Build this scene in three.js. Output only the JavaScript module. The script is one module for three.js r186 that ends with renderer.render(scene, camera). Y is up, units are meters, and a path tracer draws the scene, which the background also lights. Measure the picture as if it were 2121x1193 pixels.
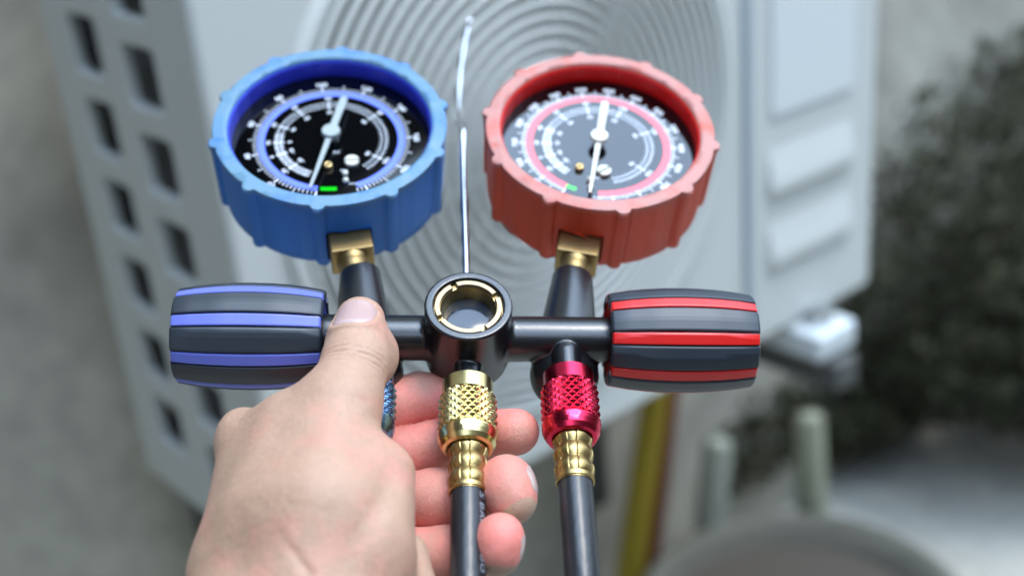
import * as THREE from 'three';
import { RoundedBoxGeometry } from 'three/addons/geometries/RoundedBoxGeometry.js';
import { mergeGeometries, mergeVertices, toCreasedNormals } from 'three/addons/utils/BufferGeometryUtils.js';
import { Brush, Evaluator, SUBTRACTION } from 'three-bvh-csg';

// ---------------------------------------------------------------- camera, sky, light, exposure
const scene = new THREE.Scene();
const renderer = new THREE.WebGLRenderer({ antialias: true });
renderer.toneMapping = THREE.LinearToneMapping;
renderer.toneMappingExposure = 1.4;
renderer.shadowMap.enabled = true;

const V = (x, y, z) => new THREE.Vector3(x, y, z);
const PW = 2121, PH = 1193, F = 2584, CX = PW / 2, CY = PH / 2;      // the photograph's pixels and its focal length in pixels
const CAM_H = 1.15;                                                   // camera height over the ground
// the world's axes as seen in the camera's axes (verticals of the unit give the pitch and the slight roll)
const upC = V(-538, 5864, 2584).normalize();
const xwC = V(1, 0, 0).addScaledVector(upC, -upC.x).normalize();
const zwC = V().crossVectors(xwC, upC);
const dirW = (c) => V(c.dot(xwC), c.dot(upC), c.dot(zwC));
const toW = (c) => dirW(c).add(V(0, CAM_H, 0));
const rayC = (px, py) => V((px - CX) / F, -(py - CY) / F, -1);

const camera = new THREE.PerspectiveCamera(2 * THREE.MathUtils.radToDeg(Math.atan(CY / F)), PW / PH, 0.02, 60);
camera.position.set(0, CAM_H, 0);
camera.quaternion.setFromRotationMatrix(new THREE.Matrix4().makeBasis(dirW(V(1, 0, 0)), dirW(V(0, 1, 0)), dirW(V(0, 0, 1))));
camera.focus = 0.428;
camera.userData.fStop = camera.getFocalLength() / 9;                // a 9 mm wide aperture
scene.add(camera);

{ // an overcast sky: bright cloud, a little brighter towards the sun, darker near the horizon
  const W = 256, H = 128, d = new Float32Array(W * H * 4);
  for (let j = 0; j < H; j++) for (let i = 0; i < W; i++) {
    const el = (j + 0.5) / H * Math.PI - Math.PI / 2, az = (i + 0.5) / W * 2 * Math.PI;
    const t = Math.max(0, Math.sin(el));
    const cl = 1 + 0.10 * Math.sin(3 * az + 4 * el) * Math.cos(el) + 0.06 * Math.sin(7 * az - 9 * el) * Math.cos(el);
    const b = el < 0 ? 0.3 : (0.9 + 4.1 * t * t) * cl;
    const w = 0.5 + 0.5 * t; d.set([b * (0.94 - 0.27 * w), b * (0.99 - 0.08 * w), b * (1.06 + 0.20 * w), 1], (j * W + i) * 4);
  }
  const t = new THREE.DataTexture(d, W, H, THREE.RGBAFormat, THREE.FloatType);
  t.mapping = THREE.EquirectangularReflectionMapping; t.magFilter = THREE.LinearFilter; t.needsUpdate = true;
  scene.background = t; scene.environment = t;
}
const sun = new THREE.DirectionalLight(new THREE.Color(1, 0.90, 0.74), 1.5);
sun.position.copy(V(0.75, 2.2, 0.05).multiplyScalar(2).add(V(0, 1, -0.5)));
sun.target.position.set(0, 1, -0.5);
sun.castShadow = true; sun.shadow.radius = 34; sun.shadow.mapSize.set(2048, 2048);
Object.assign(sun.shadow.camera, { left: -2, right: 2, top: 2, bottom: -2, near: 0.1, far: 12 });
scene.add(sun, sun.target);

// ---------------------------------------------------------------- helpers
let seed = 7;
const rnd = () => { seed = (seed * 1664525 + 1013904223) >>> 0; return seed / 4294967296; };
const hash3 = (x, y, z) => { let h = Math.imul(x, 374761393) ^ Math.imul(y, 668265263) ^ Math.imul(z, 2147483647 - 5915587); h = Math.imul(h ^ (h >>> 13), 1274126177); return ((h ^ (h >>> 16)) >>> 0) / 4294967296; };
function noise(x, y, z) {
  const xi = Math.floor(x), yi = Math.floor(y), zi = Math.floor(z);
  let u = x - xi, v = y - yi, w = z - zi; u = u * u * (3 - 2 * u); v = v * v * (3 - 2 * v); w = w * w * (3 - 2 * w);
  const L = (a, b, t) => a + (b - a) * t;
  return L(L(L(hash3(xi, yi, zi), hash3(xi + 1, yi, zi), u), L(hash3(xi, yi + 1, zi), hash3(xi + 1, yi + 1, zi), u), v),
    L(L(hash3(xi, yi, zi + 1), hash3(xi + 1, yi, zi + 1), u), L(hash3(xi, yi + 1, zi + 1), hash3(xi + 1, yi + 1, zi + 1), u), v), w) * 2 - 1;
}
const fbm = (x, y, z, o = 4) => { let s = 0, a = 0.5; for (let i = 0; i < o; i++) { s += a * noise(x, y, z); x = x * 2.03 + 5.1; y = y * 2.03 + 1.7; z = z * 2.03 + 3.3; a *= 0.5; } return s; };
const smooth = (a, b, x) => { const t = Math.min(1, Math.max(0, (x - a) / (b - a))); return t * t * (3 - 2 * t); };
// a tileable noise picture; fn gets (x, y) on a torus so that the edges meet
function texture(n, fn, srgb = true) {
  const d = new Uint8Array(n * n * 4);
  for (let j = 0; j < n; j++) for (let i = 0; i < n; i++) {
    const c = fn(i / n, j / n);
    for (let k = 0; k < 3; k++) d[(j * n + i) * 4 + k] = Math.max(0, Math.min(255, 255 * (Array.isArray(c) ? c[k] : c)));
    d[(j * n + i) * 4 + 3] = 255;
  }
  const t = new THREE.DataTexture(d, n, n); t.wrapS = t.wrapT = THREE.RepeatWrapping; t.magFilter = THREE.LinearFilter; t.minFilter = THREE.LinearMipmapLinearFilter; t.generateMipmaps = true;
  if (srgb) t.colorSpace = THREE.SRGBColorSpace; t.needsUpdate = true; return t;
}
const torus = (x, y, s, o = 4) => { const a = 2 * Math.PI * x, b = 2 * Math.PI * y, R = s / (2 * Math.PI); return fbm(R * Math.cos(a) + 9, R * Math.sin(a) + R * Math.cos(b), R * Math.sin(b) * 1.3 + 4 + R * 0.6 * Math.cos(a), o); };
function canvasTexture(w, h, draw) { const c = document.createElement('canvas'); c.width = w; c.height = h; draw(c.getContext('2d'), w, h); const t = new THREE.CanvasTexture(c); t.colorSpace = THREE.SRGBColorSpace; t.anisotropy = 8; return t; }

const used = {};
function numbered(n) { const k = (used[n] = (used[n] ?? -1) + 1); return k ? n + '_' + String(k).padStart(3, '0') : n; }
function mesh(name, geo, mat, parent) { const m = new THREE.Mesh(geo, mat); m.name = name; m.castShadow = m.receiveShadow = true; parent.add(m); return m; }
function thing(name, label, category, frame, group) {
  const g = new THREE.Group(); g.name = numbered(name); g.userData = { label, category }; if (group) g.userData.group = group;
  if (frame) { g.position.copy(frame.o); g.quaternion.copy(frame.q); } scene.add(g); return g;
}
function single(name, geo, mat, label, category, frame, group) { const m = mesh(numbered(name), geo, mat, scene); m.userData = { label, category }; if (group) m.userData.group = group; if (frame) { m.position.copy(frame.o); m.quaternion.copy(frame.q); } return m; }
function structure(name, geo, mat, frame) { const m = mesh(numbered(name), geo, mat, scene); m.userData = { kind: 'structure' }; if (frame) { m.position.copy(frame.o); m.quaternion.copy(frame.q); } return m; }
function part(name, parent) { const g = new THREE.Group(); g.name = name; parent.add(g); return g; }
const at = (g, x, y, z) => g.translate(x, y, z);
const std = (o) => new THREE.MeshStandardMaterial(o), phys = (o) => new THREE.MeshPhysicalMaterial(o);
const lin = (r, g, b) => new THREE.Color().setRGB(r, g, b);
// uv in metres from the face's own main direction
function boxUV(g, s = 1) {
  g = g.index ? g.toNonIndexed() : g; const p = g.attributes.position, uv = new Float32Array(p.count * 2);
  for (let i = 0; i < p.count; i += 3) {
    const a = V().fromBufferAttribute(p, i), b = V().fromBufferAttribute(p, i + 1), c = V().fromBufferAttribute(p, i + 2), n = b.clone().sub(a).cross(c.clone().sub(a));
    const ax = Math.abs(n.x), ay = Math.abs(n.y), az = Math.abs(n.z);
    [a, b, c].forEach((q, k) => { const [u, v] = az >= ax && az >= ay ? [q.x, q.y] : ay >= ax ? [q.x, q.z] : [q.y, q.z]; uv[(i + k) * 2] = u / s; uv[(i + k) * 2 + 1] = v / s; });
  }
  g.setAttribute('uv', new THREE.BufferAttribute(uv, 2)); return g;
}
// a grid surface: f(i/nu, j/nv) -> [x, y, z]
function grid(nu, nv, f, closeU = false) {
  const p = [], uv = [], ix = [], cols = nu + 1;
  for (let j = 0; j <= nv; j++) for (let i = 0; i <= nu; i++) { p.push(...f(closeU && i === nu ? 0 : i / nu, j / nv)); uv.push(i / nu, j / nv); }
  for (let j = 0; j < nv; j++) for (let i = 0; i < nu; i++) { const a = j * cols + i; ix.push(a, a + 1, a + cols, a + 1, a + cols + 1, a + cols); }
  const g = new THREE.BufferGeometry(); g.setAttribute('position', new THREE.Float32BufferAttribute(p, 3)); g.setAttribute('uv', new THREE.Float32BufferAttribute(uv, 2)); g.setIndex(ix); g.computeVertexNormals(); return g;
}
const lathe = (pts, seg = 96) => new THREE.LatheGeometry(pts.map(([r, y]) => new THREE.Vector2(r, y)), seg);
const creased = (g, a = 0.6) => toCreasedNormals(g, a);

// ---- signed distances and their mesh (surface nets)
const clamp = (x, a, b) => x < a ? a : x > b ? b : x;
const smin = (a, b, k) => { const h = Math.max(k - Math.abs(a - b), 0) / k; return Math.min(a, b) - h * h * k * 0.25; };
const smax = (a, b, k) => -smin(-a, -b, k);
function cone(a, b, ra, rb) { // tapered capsule
  const [ax, ay, az] = a, dx = b[0] - ax, dy = b[1] - ay, dz = b[2] - az, L = dx * dx + dy * dy + dz * dz;
  return (x, y, z) => { const px = x - ax, py = y - ay, pz = z - az, h = clamp((px * dx + py * dy + pz * dz) / L, 0, 1), qx = px - h * dx, qy = py - h * dy, qz = pz - h * dz; return Math.sqrt(qx * qx + qy * qy + qz * qz) - (ra + (rb - ra) * h); };
}
function ellipsoid(c, r, m) { // m: optional rows of a rotation
  return (x, y, z) => {
    let px = x - c[0], py = y - c[1], pz = z - c[2];
    if (m) [px, py, pz] = [m[0][0] * px + m[0][1] * py + m[0][2] * pz, m[1][0] * px + m[1][1] * py + m[1][2] * pz, m[2][0] * px + m[2][1] * py + m[2][2] * pz];
    const k0 = Math.hypot(px / r[0], py / r[1], pz / r[2]), k1 = Math.hypot(px / r[0] ** 2, py / r[1] ** 2, pz / r[2] ** 2);
    return k1 < 1e-9 ? -Math.min(...r) : k0 * (k0 - 1) / k1;
  };
}
function netMesh(f, lo, hi, cell, color) {
  const n = [0, 1, 2].map((k) => Math.ceil((hi[k] - lo[k]) / cell) + 1), [nx, ny, nz] = n, val = new Float32Array(nx * ny * nz).fill(NaN), B = 6;
  const id = (i, j, k) => (k * ny + j) * nx + i, reach = B * cell * 0.87 * 1.5 + cell * 2;
  for (let k = 0; k < nz; k += B) for (let j = 0; j < ny; j += B) for (let i = 0; i < nx; i += B) {
    const h = B / 2;
    if (Math.abs(f(lo[0] + (i + h) * cell, lo[1] + (j + h) * cell, lo[2] + (k + h) * cell)) > reach) continue;
    for (let c = k; c <= Math.min(k + B, nz - 1); c++) for (let b = j; b <= Math.min(j + B, ny - 1); b++) for (let a = i; a <= Math.min(i + B, nx - 1); a++) {
      const q = id(a, b, c); if (val[q] !== val[q]) val[q] = f(lo[0] + a * cell, lo[1] + b * cell, lo[2] + c * cell);
    }
  }
  const vert = new Int32Array(nx * ny * nz).fill(-1), pos = [], ix = [];
  const E = [[0, 1], [2, 3], [4, 5], [6, 7], [0, 2], [1, 3], [4, 6], [5, 7], [0, 4], [1, 5], [2, 6], [3, 7]];
  const v = new Float32Array(8);
  for (let k = 0; k < nz - 1; k++) for (let j = 0; j < ny - 1; j++) for (let i = 0; i < nx - 1; i++) {
    const q = id(i, j, k); if (val[q] !== val[q]) continue;
    let neg = 0, ok = true;
    for (let c = 0; c < 8; c++) { v[c] = val[id(i + (c & 1), j + ((c >> 1) & 1), k + (c >> 2))]; if (v[c] !== v[c]) ok = false; if (v[c] < 0) neg++; }
    if (!ok || neg === 0 || neg === 8) continue;
    let x = 0, y = 0, z = 0, m = 0;
    for (const [a, b] of E) if ((v[a] < 0) !== (v[b] < 0)) { const t = v[a] / (v[a] - v[b]); x += (a & 1) + t * ((b & 1) - (a & 1)); y += ((a >> 1) & 1) + t * (((b >> 1) & 1) - ((a >> 1) & 1)); z += (a >> 2) + t * ((b >> 2) - (a >> 2)); m++; }
    vert[q] = pos.length / 3; pos.push(lo[0] + (i + x / m) * cell, lo[1] + (j + y / m) * cell, lo[2] + (k + z / m) * cell);
  }
  const quad = (a, b, c, d, flip) => { if (a < 0 || b < 0 || c < 0 || d < 0) return; flip ? ix.push(a, c, b, a, d, c) : ix.push(a, b, c, a, c, d); };
  for (let k = 1; k < nz - 1; k++) for (let j = 1; j < ny - 1; j++) for (let i = 1; i < nx - 1; i++) {
    const s = val[id(i, j, k)]; if (s !== s) continue;
    const X = val[id(i + 1, j, k)], Y = val[id(i, j + 1, k)], Z = val[id(i, j, k + 1)];
    if (X === X && (s < 0) !== (X < 0)) quad(vert[id(i, j - 1, k - 1)], vert[id(i, j, k - 1)], vert[id(i, j, k)], vert[id(i, j - 1, k)], s >= 0);
    if (Y === Y && (s < 0) !== (Y < 0)) quad(vert[id(i - 1, j, k - 1)], vert[id(i - 1, j, k)], vert[id(i, j, k)], vert[id(i, j, k - 1)], s >= 0);
    if (Z === Z && (s < 0) !== (Z < 0)) quad(vert[id(i - 1, j - 1, k)], vert[id(i, j - 1, k)], vert[id(i, j, k)], vert[id(i - 1, j, k)], s >= 0);
  }
  const N = pos.length / 3, nor = new Float32Array(N * 3), out = new Float32Array(N * 3), col = color && new Float32Array(N * 3), e = cell * 0.5;
  for (let i = 0; i < N; i++) {
    const x = pos[i * 3], y = pos[i * 3 + 1], z = pos[i * 3 + 2];
    let a = f(x + e, y, z) - f(x - e, y, z), b = f(x, y + e, z) - f(x, y - e, z), c = f(x, y, z + e) - f(x, y, z - e); const l = Math.hypot(a, b, c) || 1;
    nor.set([a / l, b / l, c / l], i * 3); out.set([x / 1000, y / 1000, z / 1000], i * 3);
    if (color) col.set(color(x, y, z), i * 3);
  }
  const g = new THREE.BufferGeometry(); g.setAttribute('position', new THREE.BufferAttribute(out, 3)); g.setAttribute('normal', new THREE.BufferAttribute(nor, 3));
  if (color) g.setAttribute('color', new THREE.BufferAttribute(col, 3)); g.setIndex(ix); return g;
}

// ---------------------------------------------------------------- frames of reference
// M: the manifold. x along the bar, y towards the gauges in the manifold's plane, z out of the dials. Origin: middle of the bar.
const Nm = V(0.047, 0.652, 0.757).normalize(), Xm = V(0.9985, -0.012, -0.052); Xm.addScaledVector(Nm, -Xm.dot(Nm)).normalize();
const Um = V().crossVectors(Nm, Xm), Om = rayC(968, 701).multiplyScalar(0.45);
const basisQ = (x, y, z) => new THREE.Quaternion().setFromRotationMatrix(new THREE.Matrix4().makeBasis(dirW(x), dirW(y), dirW(z)));
const M = { o: toW(Om), q: basisQ(Xm, Um, Nm) };
// a pixel and a height z (mm) over the manifold's plane -> point in M, in mm
function P(px, py, z) { const r = rayC(px, py), o = Om.clone().addScaledVector(Nm, z / 1000), t = o.dot(Nm) / r.dot(Nm), q = r.multiplyScalar(t).sub(Om).multiplyScalar(1000); return [q.dot(Xm), q.dot(Um), z]; }
// A: the air conditioner. x along its front, y up, z out of its front. Origin: fan centre on the front plane.
const rA = (() => { const X = 4515 - CX, Y = (538 * X + F * F) / 5864, r = V(X, Y, -F); return r.addScaledVector(upC, -r.dot(upC)).normalize(); })();
const nA = V().crossVectors(rA, upC), CA = rayC(1110, 300).multiplyScalar(0.95);
const A = { o: toW(CA), q: basisQ(rA, upC, nA) };
const GY = -A.o.y;                                                    // the ground's height in A

// ---------------------------------------------------------------- materials
const grainT = texture(256, (x, y) => 0.5 + 0.5 * torus(x, y, 60, 3), false);
const rubT = texture(256, (x, y) => 0.5 + 0.45 * torus(x, y, 26, 4), false);
const concT = texture(512, (x, y) => { const a = torus(x, y, 9, 5), b = torus(y, x, 70, 3), v = 0.62 + 0.16 * a + 0.07 * b; return [v, v * 0.985, v * 0.94]; });
const dirtT = texture(512, (x, y) => { const a = torus(x, y, 6, 5), b = torus(y, x, 60, 3), v = 0.55 + 0.45 * a + 0.10 * b; return [v, v * 0.97, v * 0.88]; });
const mat = {
  black: phys({ color: lin(0.006, 0.0066, 0.008), roughness: 0.27, ior: 1.66, bumpMap: grainT, bumpScale: 0.00004 }),
  panel: phys({ color: lin(0.013, 0.020, 0.030), roughness: 0.48, ior: 1.6, bumpMap: rubT, bumpScale: 0.000015 }),
  blueStripe: phys({ color: lin(0.13, 0.16, 0.58), roughness: 0.42 }),
  redStripe: phys({ color: lin(0.62, 0.012, 0.010), roughness: 0.36 }),
  brass: phys({ color: lin(0.50, 0.36, 0.16), metalness: 1, roughness: 0.33, bumpMap: grainT, bumpScale: 0.00003 }),
  paleBrass: phys({ color: lin(0.34, 0.265, 0.17), metalness: 1, roughness: 0.5, bumpMap: grainT, bumpScale: 0.00003 }),
  oldBrass: phys({ color: lin(0.36, 0.25, 0.11), metalness: 1, roughness: 0.42, bumpMap: grainT, bumpScale: 0.00006 }),
  goldNut: phys({ color: lin(0.70, 0.57, 0.26), metalness: 1, roughness: 0.24 }),
  redNut: phys({ color: lin(0.66, 0.030, 0.075), metalness: 1, roughness: 0.24 }),
  blueNut: phys({ color: lin(0.20, 0.33, 0.52), metalness: 1, roughness: 0.26 }),
  chrome: phys({ color: lin(0.60, 0.61, 0.63), metalness: 1, roughness: 0.14 }),
  ferrule: phys({ color: lin(0.40, 0.285, 0.115), metalness: 1, roughness: 0.34, bumpMap: grainT, bumpScale: 0.00005 }),
  ivory: phys({ color: lin(0.60, 0.60, 0.52), roughness: 0.4 }),
  greyPaint: phys({ color: lin(0.30, 0.345, 0.34), roughness: 0.35 }),
  steel: phys({ color: lin(0.72, 0.72, 0.66), metalness: 1, roughness: 0.3 }),
  unit: std({ color: lin(0.52, 0.53, 0.495), roughness: 0.55 }),
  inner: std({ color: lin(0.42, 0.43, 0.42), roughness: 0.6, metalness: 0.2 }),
};

// ---------------------------------------------------------------- the setting
{
  const g = new THREE.PlaneGeometry(40, 40, 1, 1); g.rotateX(-Math.PI / 2); const uv = g.attributes.uv; for (let i = 0; i < uv.count; i++) uv.setXY(i, uv.getX(i) * 34, uv.getY(i) * 34);
  structure('ground', g, std({ map: concT, color: lin(1, 1, 0.96), roughness: 0.95 }));
  const wt = 0.2, w = boxUV(new THREE.BoxGeometry(12, 3.2, wt), 1.7); at(w, -1.2, GY + 1.6, -0.242 - 0.12 - wt / 2);
  single('house_wall', w, std({ map: concT, color: lin(1, 0.98, 0.9), roughness: 0.95, bumpMap: grainT, bumpScale: 0.001 }), 'rough grey-brown rendered wall behind the outdoor unit', 'wall', A);
  const gw = boxUV(new THREE.BoxGeometry(12, 2.1, 0.2), 1.7); at(gw, 0, GY + 1.05, 1.75);  // added behind the camera to hold back low sky light
  single('sky_blocking_wall', gw, std({ map: dirtT, color: lin(0.4, 0.38, 0.32), roughness: 0.95 }), 'dark weathered wall added out of view to block sky behind the camera', 'wall', A);
  const e = new THREE.BoxGeometry(7, 0.12, 0.22); at(e, 0.34 - 3.5, GY + 2.75, -0.362 + 0.112);
  const aw = new THREE.BoxGeometry(3.2, 0.06, 1.35); at(aw, -0.66 - 1.6, GY + 1.95, -0.362 + 0.68);  // unseen slab, added to darken the left wall and slotted side
  single('added_shade_slab', aw, std({ color: lin(0.09, 0.09, 0.08), roughness: 0.85 }), 'dark flat slab added out of view to shade the wall beside the unit', 'added_shade_slab', A);
  single('roof_eave', e, std({ color: lin(0.10, 0.095, 0.085), roughness: 0.85 }), 'dark roof overhang jutting from the house wall', 'roof', A);
}

// ---------------------------------------------------------------- the air conditioner's outdoor unit
{
  const L = -0.262, R = 0.442, BOT = -0.27, TOP = 0.275, DEP = 0.242;
  const ac = thing('air_conditioner', 'pale grey outdoor air conditioner unit with ringed fan grille', 'air conditioner', A);
  // front sheet with the round opening
  const fr = new THREE.Shape(); const rr = 0.012;
  fr.moveTo(L + rr, BOT); fr.lineTo(R - rr, BOT); fr.quadraticCurveTo(R, BOT, R, BOT + rr); fr.lineTo(R, TOP - rr); fr.quadraticCurveTo(R, TOP, R - rr, TOP); fr.lineTo(L + rr, TOP); fr.quadraticCurveTo(L, TOP, L, TOP - rr); fr.lineTo(L, BOT + rr); fr.quadraticCurveTo(L, BOT, L + rr, BOT);
  const hole = new THREE.Path(); hole.absarc(0, 0, 0.214, 0, Math.PI * 2, true); fr.holes.push(hole);
  const fg = new THREE.ExtrudeGeometry(fr, { depth: 0.004, bevelEnabled: true, bevelThickness: 0.006, bevelSize: 0.006, bevelOffset: -0.006, bevelSegments: 4, curveSegments: 96 }); at(fg, 0, 0, -0.01);
  mesh('front_panel', fg, mat.unit, ac);
  // rolled lip round the opening
  const lip = new THREE.TorusGeometry(0.219, 0.007, 14, 128); mesh('grille_rim', lip, mat.unit, ac);
  // rings of the grille
  for (let k = 0; k < 19; k++) { const r = 0.026 + k * 0.0102; const t = new THREE.TorusGeometry(r, 0.0029, 8, 110); t.scale(1, 1, 1.2); at(t, 0, 0, 0.004 + 0.010 * (1 - (r / 0.215) ** 2)); mesh('grille_ring', t, mat.unit, ac); }
  for (let k = 0; k < 12; k++) { const t = new RoundedBoxGeometry(0.19, 0.004, 0.005, 2, 0.0015); at(t, 0.12, 0, -0.003); t.rotateZ(k * Math.PI / 6 + 0.2); mesh('grille_spoke', t, mat.unit, ac); }
  const hub = new THREE.SphereGeometry(0.024, 32, 16); hub.scale(1, 1, 0.3); at(hub, 0, 0, 0.012); mesh('grille_hub', hub, mat.unit, ac);
  // fan
  const fanM = std({ color: lin(0.30, 0.32, 0.31), roughness: 0.6 });
  for (let k = 0; k < 3; k++) { const g = grid(16, 12, (u, v) => { const r = 0.035 + 0.165 * v, a = (u - 0.5) * (1.15 - 0.3 * v) + k * 2.0944; return [r * Math.cos(a), r * Math.sin(a), -0.075 + 0.07 * (u - 0.5) * (1.2 - 0.6 * v)]; }); mesh('fan_blade', g, fanM, ac); }
  const fh = new THREE.CylinderGeometry(0.04, 0.042, 0.07, 40); fh.rotateX(Math.PI / 2); at(fh, 0, 0, -0.075); mesh('fan_hub', fh, fanM, ac);
  const shroud = new THREE.CylinderGeometry(0.214, 0.214, 0.1, 96, 1, true); shroud.rotateX(Math.PI / 2); at(shroud, 0, 0, -0.055); mesh('fan_shroud', shroud, std({ color: lin(0.42, 0.43, 0.42), roughness: 0.7, side: THREE.DoubleSide }), ac);
  // left side sheet with its grid of openings
  const sd = new THREE.Shape(); sd.moveTo(0, BOT); sd.lineTo(-DEP, BOT); sd.lineTo(-DEP, TOP); sd.lineTo(0, TOP); sd.lineTo(0, BOT);
  for (let j = -4; j < 5; j++) for (let i = 0; i < 2; i++) {
    const cx = -0.083 - i * 0.088, cy = -0.014 - (1 - i) * 0.012 + j * 0.0622, w = 0.025, h = 0.0215, r = 0.005; if (cy - h < BOT + 0.02 || cy + h > TOP - 0.01) continue;
    const p = new THREE.Path(); p.moveTo(cx - w + r, cy - h); p.lineTo(cx + w - r, cy - h); p.quadraticCurveTo(cx + w, cy - h, cx + w, cy - h + r); p.lineTo(cx + w, cy + h - r); p.quadraticCurveTo(cx + w, cy + h, cx + w - r, cy + h); p.lineTo(cx - w + r, cy + h); p.quadraticCurveTo(cx - w, cy + h, cx - w, cy + h - r); p.lineTo(cx - w, cy - h + r); p.quadraticCurveTo(cx - w, cy - h, cx - w + r, cy - h); sd.holes.push(p);
  }
  const sg = new THREE.ExtrudeGeometry(sd, { depth: 0.006, bevelEnabled: true, bevelThickness: 0.002, bevelSize: 0.002, bevelOffset: -0.002, bevelSegments: 2, curveSegments: 6 }); sg.rotateY(-Math.PI / 2);
  // shape x (−depth..0) now runs along z
  sg.applyMatrix4(new THREE.Matrix4().makeTranslation(L + 0.009, 0, -0.008));
  mesh('side_panel', sg, mat.unit, ac);
  // condenser coil behind the openings: dark plate and fins
  const coil = part('condenser_coil', ac);
  mesh('coil_plate', at(new THREE.BoxGeometry(0.006, 0.5, 0.21), L + 0.075, 0, -0.125), mat.inner, coil);
  for (let k = 0; k < 26; k++) mesh('coil_fin', at(new THREE.BoxGeometry(0.030, 0.5, 0.0012), L + 0.056, 0, -0.03 - k * 0.0078), mat.inner, coil);
  // back, top, bottom, right
  mesh('back_panel', at(new RoundedBoxGeometry(R - L - 0.02, TOP - BOT - 0.01, 0.004, 2, 0.001), (L + R) / 2, (TOP + BOT) / 2, -DEP - 0.006), mat.inner, ac);
  mesh('top_cover', at(new RoundedBoxGeometry(R - L + 0.012, 0.022, DEP + 0.026, 3, 0.006), (L + R) / 2, TOP + 0.012, -DEP / 2 - 0.004), mat.unit, ac);
  mesh('base_pan', at(new RoundedBoxGeometry(R - L - 0.006, 0.03, DEP - 0.004, 3, 0.004), (L + R) / 2, BOT + 0.010, -DEP / 2 - 0.008), mat.unit, ac);
  mesh('side_panel', at(new RoundedBoxGeometry(0.006, TOP - BOT - 0.006, DEP - 0.006, 2, 0.002), R - 0.004, (TOP + BOT) / 2, -DEP / 2 - 0.008), mat.unit, ac);
  mesh('partition', at(new THREE.BoxGeometry(0.004, 0.5, 0.2), 0.235, 0, -0.12), mat.inner, ac);
  // pressed right-hand panel: groove, smooth field, louvre steps
  mesh('panel_seam', at(new RoundedBoxGeometry(0.010, TOP - BOT - 0.03, 0.006, 2, 0.002), 0.246, (TOP + BOT) / 2, 0.001), std({ color: lin(0.30, 0.34, 0.37), roughness: 0.6 }), ac);
  const step = new THREE.Shape(); step.moveTo(-0.026, 0); step.lineTo(0.028, 0); step.lineTo(0.022, 0.005); step.quadraticCurveTo(0.016, 0.0062, 0.010, 0.005); step.lineTo(-0.026, 0);
  for (let k = 0; k < 7; k++) {
    const s = new THREE.ExtrudeGeometry(step, { depth: 0.118, bevelEnabled: true, bevelThickness: 0.004, bevelSize: 0.002, bevelSegments: 3 }); // x -> down the face, y -> out
    s.applyMatrix4(new THREE.Matrix4().makeBasis(V(0, -1, 0), V(0, 0, 1), V(-1, 0, 0))); at(s, 0.397, -0.100 - k * 0.072, -0.0012);
    if (k > 1) continue; mesh('louvre', s, mat.unit, ac);
  }
  const lab = new RoundedBoxGeometry(0.122, 0.20, 0.003, 2, 0.0012); at(lab, 0.340, 0.051, 0.0012); mesh('pale_plate', lab, std({ color: lin(0.60, 0.62, 0.60), roughness: 0.4 }), ac);  // plain plate, paler than the front panel
  // feet
  for (const x of [L + 0.09, R - 0.10]) {
    const f = mesh('mounting_foot', at(new RoundedBoxGeometry(0.06, 0.03, DEP + 0.07, 3, 0.006), x, BOT - 0.018, -DEP / 2), std({ color: lin(0.62, 0.66, 0.67), roughness: 0.4, metalness: 0.3 }), ac);
    const b = new THREE.CylinderGeometry(0.014, 0.014, 0.016, 6); at(b, x, BOT + 0.004, 0.012); mesh('bolt', b, mat.chrome, f);
  }
  const brM = std({ color: lin(0.10, 0.10, 0.095), roughness: 0.6, metalness: 0.5 });
  for (const x of [L + 0.09, R - 0.10]) {
    const br = thing('wall_bracket', x < 0 ? 'dark steel bracket under the slotted side of the unit' : 'dark steel bracket under the louvred side of the unit', 'bracket', A, 'brackets that carry the unit');
    mesh('arm', at(new RoundedBoxGeometry(0.035, 0.03, DEP + 0.17, 2, 0.003), x, BOT - 0.050, -DEP / 2 - 0.038), brM, br);
    mesh('upright', at(new RoundedBoxGeometry(0.035, 0.36, 0.03, 2, 0.003), x, BOT - 0.20, -0.346), brM, br);
  }
}

// ---------------------------------------------------------------- the manifold gauge set
const mm = 0.001;
const set = thing('manifold_gauge_set', 'black two-valve manifold with blue and red pressure gauges and knobs', 'gauge set', M);
{ // cast black body: bar, sight-glass barrel, two tapered gauge stems, three hose ports
  const SP = Math.tan(THREE.MathUtils.degToRad(11.8));
  const stem = (s) => { // tapered, splayed outwards
    const a = [s * 35.4, -9, -9.5], b = [s * 41.6, 42, -9.5];
    return cone(a, b, 12.6, 7.4);
  };
  const s1 = stem(-1), s2 = stem(1);
  const ends = [-1, 1].map((s) => { const dx = s * Math.sin(0.206), dy = Math.cos(0.206); return (x, y) => (x - s * 41.3) * dx + (y - 38) * dy; });
  const ports = [[-34.6, 3.2], [0, 3], [35.2, 3.2]].map(([x, z]) => cone([x, -9.5, z - 0.4], [x, x ? -17 : -22, z], 4.9, 4.6));
  const f = (x, y, z) => {
    let d = Math.max(Math.hypot(y, z) - 8.25, Math.abs(x) - 57);
    let b = smax(smax(Math.hypot(x, y) - 15.5, z - 19, 1.0), -14 - z, 6);
    d = smin(d, b, 2);
    d = smin(d, Math.max(s1(x, y, z), ends[0](x, y)), 1.6); d = smin(d, Math.max(s2(x, y, z), ends[1](x, y)), 1.6);
    for (const p of ports) d = smin(d, p(x, y, z), 1.0);
    d = smax(d, -Math.max(Math.hypot(x, y) - 12.3, 8 - z), 0.7);
    return d;
  };
  const g = boxUV(netMesh(f, [-60, -32, -28], [60, 54, 22], 0.55), 0.02);
  mesh('manifold_body', g, mat.black, set);
}
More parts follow.
